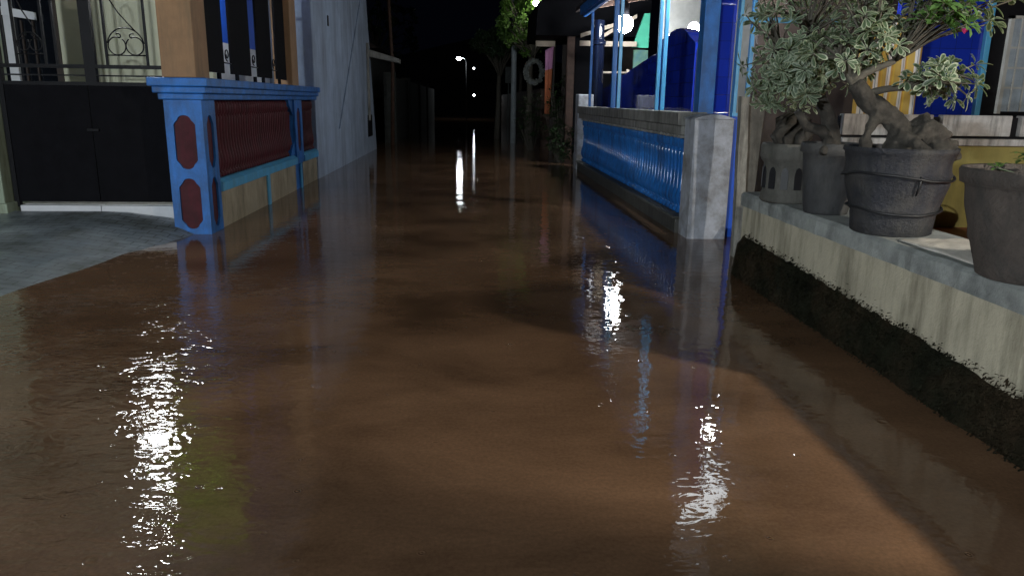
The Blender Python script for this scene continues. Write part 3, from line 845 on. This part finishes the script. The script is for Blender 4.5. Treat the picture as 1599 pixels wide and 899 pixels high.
limbs(((3.24, 5.2, 2.20), (.40, .32, .22)), 22, .12, .42, [hubs[1]], 0, 1, lm, br)
limbs(((3.17, 5.12, 1.68), (.27, .26, .14)), 28, .098, .40, [hubs[3], (3.1, 5.2, 1.66)], 0, 1, lm, br)
limbs(((2.82, 5.3, 2.12), (.42, .36, .30)), 44, .10, .36, hubs[:3], 0, 1, lm, br)
limbs(((2.62, 5.4, 1.86), (.30, .3, .16)), 24, .095, .36, [hubs[2]], 0, 1, lm, br)
limbs(((3.08, 5.02, 2.10), (.26, .18, .15)), 26, .095, .42, [hubs[1]], 0, None, fg, br, .008)
lm.build('foliage', ['leaf', 'leaf_rim'], t1, recalc=False)
fo = fg.build('fresh_foliage', 'leaf_fresh', t1, recalc=False); fo['label'] = 'brighter green young leaves near the top'
br.build('branches', 'twig', t1, smooth=True)
fm = MB()
for k in range(5):
    a = 1.256*k
    fm.leaf((3.17, 4.95, 1.955), (math.cos(a)*.5, math.sin(a)*.3-.2, .8), Vector((0, 0, 1)), .04, .028, 0, None, .1)
fm.build('flower', 'pink_flower', t1, recalc=False)

# the bushier tree behind it
t2 = thing('potted_tree', 'bushy grey-green tree with drooping narrow leaves behind the twisted-trunk tree', 'tree', (3.01, 6.25, 1.12), 'trees in the wall pots')
mb = MB()
mb.tube([(3.01, 6.25, 1.05), (2.98, 6.22, 1.25), (2.92, 6.2, 1.42), (2.82, 6.2, 1.58)], [.085, .07, .06, .05], 10)
mb.tube([(2.98, 6.22, 1.2), (2.86, 6.15, 1.30), (2.72, 6.12, 1.33), (2.62, 6.1, 1.45)], [.05, .045, .04, .03], 10)
mb.tube([(3.0, 6.2, 1.15), (2.9, 6.1, 1.22), (2.84, 6.05, 1.12)], [.05, .045, .03], 10)
mb.build('trunk', 'bark', t2, smooth=True)
lm, br = MB(), MB()
hubs = [(2.82, 6.2, 1.75), (2.62, 6.15, 1.72), (2.95, 6.2, 1.9), (2.45, 6.15, 1.9), (2.7, 6.2, 2.05)]
for h in hubs: br.tube(curve((2.82, 6.2, 1.56), h, .03), [.04, .036, .032, .029, .026, .024, .022], 8)
limbs(((2.72, 6.2, 2.18), (.58, .45, .40)), 70, .095, .32, hubs, 0, 1, lm, br, .010, (8, 12), (-.3, .5))
limbs(((2.42, 6.1, 1.80), (.26, .3, .20)), 26, .10, .33, [hubs[1], hubs[3]], 0, 1, lm, br, .009, (8, 12), (-.5, .3))
limbs(((2.78, 6.1, 1.74), (.40, .3, .12)), 24, .10, .33, [hubs[0], hubs[1]], 0, 1, lm, br, .009, (8, 12), (-.5, .3))
limbs(((2.42, 6.0, 1.60), (.22, .25, .12)), 22, .10, .33, [hubs[1]], 0, 1, lm, br, .008, (8, 12), (-.7, .1))
lm.build('foliage', ['leaf_far', 'leaf_far_rim'], t2, recalc=False)
br.build('branches', 'twig', t2, smooth=True)

# bare gnarled stump in the concrete pot
t3 = thing('bonsai_stump', 'gnarled grey stump with curled roots in the arched concrete pot', 'plant', (2.97, 6.98, 1.07))
mb = MB()
for k in range(9):
    a = .7*k
    mb.tube([(2.97+.05*math.cos(a), 6.98+.05*math.sin(a), 1.05), (2.97+.15*math.cos(a), 6.98+.12*math.sin(a), 1.20+.02*(k % 3)), (2.97+.12*math.cos(a+.8), 6.98+.1*math.sin(a+.8), 1.33+.03*(k % 2)), (2.97+.03*math.cos(a+1.5), 6.98+.03*math.sin(a+1.5), 1.42)], [.04, .05, .045, .03], 9)
mb.build('stump', 'bark', t3, smooth=True)
lm = MB()
for k in range(16): rosette(lm, ell((2.95, 7.0, 1.52), (.22, .2, .12), 0), (random.uniform(-1, 1), random.uniform(-1, 1), .6), 8, .09, .35, 0, 1)
lm.build('foliage', ['leaf_far', 'leaf_far_rim'], t3, recalc=False)

# weed in the nearest pot
t4 = thing('weed', 'small fresh green weed growing in the drum pot nearest the camera', 'plant', (2.99, 3.8, 1.13))
lm = MB(); br = MB()
for k in range(26):
    a = random.uniform(0, 6.28); r_ = random.uniform(.03, .28)
    b0 = Vector((2.99, 3.8, 1.13)); b1 = b0+Vector((r_*math.cos(a), r_*math.sin(a), 0))+Vector((random.uniform(-.05, .05), random.uniform(-.05, .05), random.uniform(.05, .14)))
    br.tube([b0, b1], .004, 5)
    rosette(lm, b1, (0, 0, 1), 6, .05, .6, 0, None)
br.ball((2.99, 3.8, 1.12), .06, 8)
br.build('stems', 'leaf_dark', t4)
lm.build('leaves', 'leaf_fresh', t4, recalc=False)

# crumpled sack on the cap, dark bucket behind the near pot
g = MB(); nx, ny = 26, 30; vs = []
for j in range(ny+1):
    for i in range(nx+1):
        u, w = i/nx, j/ny
        x = 2.90+.53*u + .02*noise.noise(Vector((w*4, 2, 0))); y = 4.06+.86*w + .03*noise.noise(Vector((u*4, 5, 0)))
        e = min(1, 6*min(u, 1-u))*min(1, 6*min(w, 1-w))
        z = .617 + .006 + e*(.022+.028*abs(noise.noise(Vector((x*6, y*2.2, 3))))+.012*noise.noise(Vector((x*16, y*9, 1))))
        vs.append((x, y, z))
k = len(vs)
vs += [(x, y, .6175) for x, y, z in vs]
q = lambda i, j: j*(nx+1)+i
fs = [(q(i, j), q(i+1, j), q(i+1, j+1), q(i, j+1)) for j in range(ny) for i in range(nx)]
fs += [tuple(t+k for t in reversed(f)) for f in fs]
for i in range(nx): fs += [(q(i, 0), q(i, 0)+k, q(i+1, 0)+k, q(i+1, 0)), (q(i, ny), q(i+1, ny), q(i+1, ny)+k, q(i, ny)+k)]
for j in range(ny): fs += [(q(0, j), q(0, j+1), q(0, j+1)+k, q(0, j)+k), (q(nx, j), q(nx, j)+k, q(nx, j+1)+k, q(nx, j+1))]
g._add(vs, fs)
tag(g.build('sack', 'sack', None, smooth=True, origin=(3.15, 4.5, .615)), 'crumpled white sack lying flat on the wall cap between the two large pots', 'sack')
def scale_about_camera(o, loc, k=.85):  # pots, plants and sack scaled about the camera, like the wall under them
    o.location = loc; o.scale = (k, k, k)
for name, loc in (('plant_pot', (2.584, 4.488, .746)), ('plant_pot.001', (2.559, 5.313, .746)), ('plant_pot.002', (2.525, 5.933, .746)), ('plant_pot.003', (2.542, 3.23, .746)),
                  ('potted_tree', (2.618, 4.488, 1.211)), ('potted_tree.001', (2.559, 5.313, 1.177)), ('bonsai_stump', (2.525, 5.933, 1.135)), ('weed', (2.542, 3.23, 1.186)),
                  ('sack', (2.678, 3.825, .748))):
    scale_about_camera(COL.objects[name], loc)
bk = thing('bucket', 'dark bucket standing on the red terrace behind the drum pot', 'bucket', (4.75, 6.6, .29))
MB().lathe([(.13, 0), (.14, .02), (.17, .36), (.185, .365), (.185, .39), (.165, .39), (.13, .06)], (4.75, 6.6, .29), 24).build('body', 'plastic_dark', bk, smooth=True)
MB().tube([(4.75+.18*math.cos(R(a)), 6.6, .66+.12*math.sin(R(a))) for a in range(0, 181, 15)], .006, 6).build('handle', 'dark_metal', bk, smooth=True)

# ------------------------------------------------------------------ RIGHT: yellow house terrace
yh = thing('yellow_house', 'yellow walled terrace with a stained white parapet and blue tiles, right of the trees', 'house', (5.5, 8.5, 0))
MB().box(3.12, 3.45, .92, 1.26, .29, 3.4).build('column', 'yellow_wall', yh)  # unseen column, added to shade the near side of the yard bulb's beam
MB().box(3.7, 9, 7.5, 7.62, .29, 1.12).build('low_wall', 'yellow_wall', yh)
box_part('ledge', 'stained_white', yh, 3.68, 9, 7.44, 7.70, 1.122, 1.19, bevel=.01)
for a, b in ((3.7, 4.62), (4.72, 5.44), (5.54, 5.72), (5.80, 6.6), (6.7, 7.6)):
    box_part('parapet_block', 'stained_white', yh, a, b, 7.5, 7.6, 1.215, 1.42, bevel=.008)
box_part('parapet_core', 'dark_metal', yh, 3.7, 7.6, 7.56, 7.63, 1.192, 1.40, bevel=0)
MB().box(5.25, 6.33, 9.5, 9.6, .29, 3.6).build('tiled_wall', 'tile_y', yh)
box_part('edge_post', 'light_blue', yh, 6.332, 6.40, 9.44, 9.56, .29, 3.6, bevel=.004)
MB().box(6.402, 9, 9.9, 10.0, .29, 3.6).build('dark_wall', 'dark_metal', yh)
wd = MB().box(6.95, 7.9, 9.86, 9.898, 1.45, 2.60).build('window', 'frosted', yh)
mb = MB()
for z in (1.75, 2.0, 2.25): mb.box(6.95, 7.9, 9.845, 9.859, z-.012, z+.012)
for x in (7.05, 7.2, 7.35, 7.5): mb.box(x-.01, x+.01, 9.83, 9.844, 1.45, 2.6)
mb.build('window_bars', 'grey_wall', wd)
MB().box(6.90, 6.948, 9.84, 9.898, 1.42, 2.64).box(6.90, 7.95, 9.84, 9.898, 2.602, 2.64).build('window_frame', 'grey_wall', wd)
MB().prism([(3.6, 3.62), (9, 3.62), (9, 3.75), (3.6, 3.75)], 'y', 7.3, 12).build('roof', 'roof_tile', yh)
# striped cloth hanging on a line in front of the tiles
g = MB(); nx, nz = 48, 12; vs = []; uv = []
for j in range(nz+1):
    for i in range(nx+1):
        u, w = i/nx, j/nz
        x = 4.28 + .72*u + .02*(1-w)*math.sin(u*9)
        y = 8.5 + .035*math.sin(u*26)*(.4+.6*(1-w)) + .02*noise.noise(Vector((u*4, w*3, 0)))
        vs.append((x, y, .85+1.6*w)); uv.append((u, w))
g._add(vs, [(j*(nx+1)+i, j*(nx+1)+i+1, (j+1)*(nx+1)+i+1, (j+1)*(nx+1)+i) for j in range(nz) for i in range(nx)])
o = g.build('striped_curtain', 'stripes', None, smooth=True, origin=(4.64, 8.5, .85), recalc=False)
l = o.data.uv_layers.new(name='UVMap')
for lp in o.data.loops: l.data[lp.index].uv = uv[lp.vertex_index]
so = o.modifiers.new('thick', 'SOLIDIFY'); so.thickness = .004
tag(o, 'yellow, white and orange striped curtain hanging behind the twisted tree', 'curtain')
o = MB().tube([(3.32, 8.5, 2.46), (4.0, 8.5, 2.455), (4.6, 8.5, 2.453), (5.6, 8.52, 2.46)], .012, 8).build('curtain_rod', 'dark_metal', None, origin=(4.3, 8.5, 2.45))
tag(o, 'thin dark rod from which the striped curtain hangs', 'rod')

# ------------------------------------------------------------------ far end of the alley
def tree(label, c, h, r, n, leafm, L, group='trees at the far end', crown_z=.72, flat=1.0):
    t = thing('tree', label, 'tree', c, group)
    top = Vector((c[0], c[1], c[2]+h))
    mb = MB()
    mb.tube(curve(c, (c[0]+.1, c[1], c[2]+h*.7), 0), [.13, .12, .11, .10, .09, .08, .07], 8)
    lf = MB()
    cc = Vector((c[0], c[1], c[2]+h*crown_z))
    hub = Vector((c[0]+.1, c[1], c[2]+h*.55))
    for k in range(n):
        p = ell(cc, (r, r, r*flat), .25)
        if k % 3 == 0: mb.tube(curve(hub, p, .1), [.035, .03, .026, .022, .018, .014, .01], 5)
        for q_ in range(3):
            d = Vector((random.uniform(-1, 1), random.uniform(-1, 1), random.uniform(-.3, .8)))
            rosette(lf, p+d*.12, d, 7, L, .45, 0, None)
    mb.build('trunk', 'twig', t, smooth=True)
    lf.build('crown', leafm, t, recalc=False)
    return t
tree('leafy tree brightly lit from below by a bulb beside the pale lamp post', (1.95, 26.5, 0), 5.2, 1.15, 120, 'leaf_tree', .17, crown_z=.80)
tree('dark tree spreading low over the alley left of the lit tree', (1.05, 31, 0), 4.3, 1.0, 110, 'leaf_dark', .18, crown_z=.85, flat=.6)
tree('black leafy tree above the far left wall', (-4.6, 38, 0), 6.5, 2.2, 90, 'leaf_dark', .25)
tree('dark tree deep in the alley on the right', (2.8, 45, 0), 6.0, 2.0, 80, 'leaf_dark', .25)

def shrub(label, c, r, h, n, leafm='leaf_dark', L=.12):
    t = thing('shrub', label, 'shrub', c, 'shrubs along the alley')
    lf, st = MB(), MB()
    for k in range(n):
        p = ell((c[0], c[1], c[2]+h*.55), (r, r, h*.5), .2)
        if k % 3 == 0: st.tube([(c[0], c[1], c[2]-.2), p], [.015, .006], 5)
        rosette(lf, p, (p-Vector(c)).normalized()+Vector((0, 0, .3)), 8, L, .45, 0, None)
    st.build('stems', 'twig', t); lf.build('leaves', leafm, t, recalc=False)
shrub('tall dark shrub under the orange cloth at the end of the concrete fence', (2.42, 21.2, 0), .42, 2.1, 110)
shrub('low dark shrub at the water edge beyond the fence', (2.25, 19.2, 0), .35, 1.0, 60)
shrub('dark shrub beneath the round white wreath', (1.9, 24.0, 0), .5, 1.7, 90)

# pale lamp post and bulb in the tree
lp = thing('lamp_post', 'pale metal lamp post rising through the lit tree', 'lamp post', (1.52, 28, 0))
MB().tube([(1.54, 28, -.3), (1.54, 28, 3.2), (1.52, 28, 6.2)], [.11, .10, .09], 10).build('pole', 'pole_metal', lp, smooth=True)
MB().tube([(1.52, 28, 6.1), (1.8, 27.9, 6.3), (2.1, 27.8, 6.3)], .04, 8).build('arm', 'pole_metal', lp, smooth=True)

def bulb(name, label, c, r, watts, col=(1, .97, .92), cap=True, group=None):
    t = thing(name, label, 'lamp', c, group)
    L = watts/(4*math.pi*math.pi*r*r)
    MB().ball(c, r, 16).build('bulb', glow('bulb_light', col, L), t, smooth=True)
    if cap:
        MB().lathe([(r*.45, r*.9), (r*.55, r*1.0), (r*.5, r*2.2), (r*.2, r*2.5)], c, 12).build('socket', 'dark_metal', t, smooth=True)
        MB().tube([(c[0], c[1], c[2]+r*2.4), (c[0], c[1], c[2]+r*2.4+.35)], .006, 6).build('cord', 'dark_metal', t)
    return t
bulb('bulb_lamp', 'bare bulb glowing among the leaves at the corner of the dark roof', (2.06, 25.3, 4.5), .09, P_TREE, (1, .97, .85))
bulb('bulb_lamp', 'bright bare bulb hanging under the roof of the blue tiled porch', (3.30, 17.0, 3.13), .19, P_PORCH_RIGHT, (.93, .97, 1))
bulb('bulb_lamp', 'bulb by the pale inner wall peeping over the peak of the blue tiled wall', (3.97, 14.0, 2.80), .10, 55, (.93, .97, 1), False)
bulb('bulb_lamp', 'bulb under the right eaves whose reflection is brightest at the lower right', (3.42, 9.9, 3.05), .07, P_EAVES_RIGHT, (.9, .96, 1))
fl_t = thing('flood_lamp', 'flood lamp in the left porch whose light glitters on the water by the driveway', 'lamp', (-4.15, 9.6, 3.0))
fd = Vector((.75, -.45, -.5)).normalized(); fs_ = fd.cross(Vector((0, 0, 1))).normalized(); fu = fs_.cross(fd)
def obox(c, hx, hy, hz):
    m = MB()
    m.box(-hx, hx, -hy, hy, -hz, hz)
    m.v = [tuple(Vector(c) + fs_*x + fu*y + fd*z) for x, y, z in m.v]
    return m
fc = Vector((-4.18, 9.6, 2.96))
obox(fc - fd*.05, .21, .12, .04).build('housing', 'dark_metal', fl_t, .006)
obox(fc - fd*.002, .19, .10, .004).build('lens', glow('flood_lens', (.95, .98, 1), P_PORCH_LEFT/(math.pi*.38*.20)), fl_t)
MB().tube([fc - fd*.06, (-4.25, 9.65, 3.4), (-4.3, 9.7, 5.6)], .015, 8).build('bracket', 'dark_metal', fl_t, smooth=True)
bulb('bulb_lamp', 'bulb behind the dark board screen lighting the blue and white wall', (-3.28, 11.45, 2.90), .05, P_TERRACE_LEFT, (.95, .98, 1))
bulb('bulb_lamp', 'bulb high under the left roof, glinting at the bottom left of the water', (-4.58, 10.6, 4.70), .04, P_BALCONY, (.97, 1, .94))
bulb('bulb_lamp', 'bulb over the red terrace floor beside the pots', (4.3, 0.9, 2.45), .07, P_YARD, (1, .93, .82))

# far street lamp with an arm, two small lights
sl = thing('street_lamp', 'distant street lamp with a bright head on a thin pole beyond the alley', 'street lamp', (-.35, 63, 0))
MB().tube([(-.33, 63, -.3), (-.35, 63, 4.55)], [.06, .045], 8).build('pole', 'dark_metal', sl, smooth=True)
MB().tube([(-.35, 63, 4.5), (-.5, 63, 4.72), (-.75, 63, 4.76)], .03, 8).build('arm', 'pole_metal', sl, smooth=True)
MB().ball((-.92, 63, 4.70), .20, 14, .6).build('lamp_head', glow('far_light', (.88, .96, 1), P_FAR/(4*math.pi**2*.2*.2)), sl, smooth=True)
bulb('bulb_lamp', 'small far light low above the water at the end of the alley', (.25, 60, 1.86), .07, P_FARSMALL, (.9, .96, 1), True)
bulb('bulb_lamp', 'faint far light above the low one at the end of the alley', (.24, 60, 3.85), .07, P_FARSMALL*.25, (.9, .96, 1), True)

# street lamp behind the viewer that lights the walls and the water
st = thing('street_lamp', 'street lamp standing behind the viewer', 'street lamp', (-6.6, -6.2, 0))
MB().tube([(-6.6, -6.2, -.3), (-6.6, -6.2, 3.1)], [.07, .05], 10).build('pole', 'pole_metal', st, smooth=True)
MB().tube([(-6.6, -6.2, 3.05), (-6.0, -6.1, 3.3), (-5.2, -6.0, 3.3)], .035, 8).build('arm', 'pole_metal', st, smooth=True)
MB().ball((-5.05, -6.0, 3.2), .16, 16, .5).build('lamp_head', glow('street_light', (.86, .94, 1), P_STREET/(4*math.pi**2*.16*.16)), st, smooth=True)

# dark shed roof, hanging cloth, wreath, posts beyond the fence
sh = thing('shed', 'dark open shed with a sloping roof beyond the concrete fence', 'shed', (2.9, 21.5, 0))
MB().prism([(1.66, 3.13), (1.70, 3.9), (2.9, 4.75), (4.6, 5.4), (4.6, 3.13)], 'y', 20.2, 23.5).build('roof', 'black_board', sh)
box_part('board', 'cream_wood', sh, 1.80, 2.34, 21.9, 21.96, 2.97, 3.12, bevel=.005)
box_part('post', 'brown_wood', sh, 2.50, 2.70, 20.4, 20.58, -.3, 3.8, bevel=.01)
box_part('post', 'dark_wood', sh, 2.25, 2.36, 21.98, 22.1, -.3, 3.3, bevel=.01)
MB().box(2.72, 5.2, 23.3, 23.4, -.2, 3.6).build('back_wall', 'dark_wood', sh)
g = MB()
vs = []; mis = []
nx, nz = 10, 16
for j in range(nz+1):
    for i in range(nx+1):
        u, w = i/nx, j/nz
        wd_ = .24*(1 - .35*(1-w))
        vs.append((2.12 + wd_*(u-.2), 21.85 + .03*math.sin(u*14), 1.15 + 1.72*w + .12*w*w*u))
for j in range(nz):
    g._add([], [])
fs = [(j*(nx+1)+i, j*(nx+1)+i+1, (j+1)*(nx+1)+i+1, (j+1)*(nx+1)+i) for j in range(nz) for i in range(nx)]
g._add(vs, fs)
g.m = [1 if (i//nx) >= 11 else 0 for i in range(len(fs))]
o = g.build('hanging_cloth', ['orange_cloth', 'pink_cloth'], None, smooth=True, origin=(2.12, 21.85, 1.15), recalc=False)
so = o.modifiers.new('thick', 'SOLIDIFY'); so.thickness = .006
tag(o, 'orange cloth with a pink top hanging beneath the shed board', 'cloth')
g = MB()
pts = [(1.86+.24*math.cos(R(a)), 23, 2.33+.30*math.sin(R(a))) for a in range(0, 361, 10)]
g.tube(pts, [.012+.05*max(0, math.cos(R(a*10-125)))**.5+.04*max(0, math.cos(R(a*10-270)))**2 if max(math.cos(R(a*10-125)), math.cos(R(a*10-270))) > 0 else .012 for a in range(len(pts))], 8)
for p_ in pts:
    for k in range(5): g.leaf(p_, (random.uniform(-1, 1), random.uniform(-.6, .2), random.uniform(-1, 1)), Vector((0, -1, 0)), .10, .05)
o = g.build('wreath', 'wreath_white', None, smooth=True, origin=(1.86, 23, 2.33))
tag(o, 'round pale wreath hung up in the dark beside the orange cloth', 'wreath')
o = MB().tube([(1.86, 23, 2.63), (1.9, 23, 3.2), (2.0, 22.9, 3.45)], .01, 5).build('string', 'twig', None, origin=(1.86, 23, 2.63))
tag(o, 'string that holds the pale round wreath', 'string')

# left side beyond the whitewashed house
fw_ = thing('garden_wall', 'dim grey-green wall far along the left side of the alley', 'wall', (-2.7, 35, 0))
MB().box(-3.0, -2.7, 27.5, 58, -.3, 2.25).build('wall', 'far_wall', fw_)
for y in (27.4, 34, 41, 48): box_part('pier', 'far_wall', fw_, -3.03, -2.62, y, y+.35, -.3, 2.4, bevel=.01)
dh = thing('dark_house', 'unlit house in the dark beyond the far left wall', 'house', (-6, 33, 0))
MB().box(-9, -3.6, 28, 38, -.3, 3.2).build('wall', 'far_wall', dh)
MB().prism([(-9.4, 3.2), (-3.2, 3.2), (-6.3, 5.2)], 'y', 27.6, 38.4).build('roof', 'roof_tile', dh)
fr2 = thing('garden_wall', 'dim brownish wall far along the right side of the alley', 'wall', (2.6, 40, 0))
MB().box(2.3, 2.6, 25.5, 58, -.3, 1.9).build('wall', 'brown_wood', fr2)
sg = MB().box(1.32, 1.58, 30.0, 30.04, 2.15, 2.75).box(1.43, 1.47, 30.045, 30.09, -.3, 2.7).build('sign_board', 'far_wall', None, origin=(1.45, 30, 0))
tag(sg, 'small pale blank board on a thin post in the dark under the trees', 'sign')
o = MB().tube([(-2.62, 25.9, -.3), (-2.55, 25.9, 2.5), (-2.75, 25.9, 7.5)], [.07, .06, .05], 8).build('utility_pole', 'brown_wood', None, smooth=True, origin=(-2.6, 25.9, 0))
tag(o, 'thin dark utility pole just beyond the whitewashed house', 'pole')
eh = thing('dark_house', 'black house closing the far end of the alley behind the street lamp', 'house', (0, 75, 0))
MB().box(-14, 14, 74, 80, -.3, 3.4).build('wall', 'black_board', eh)
MB().prism([(-15, 3.4), (15, 3.4), (0, 7)], 'y', 73.5, 80.5).build('roof', 'black_board', eh)
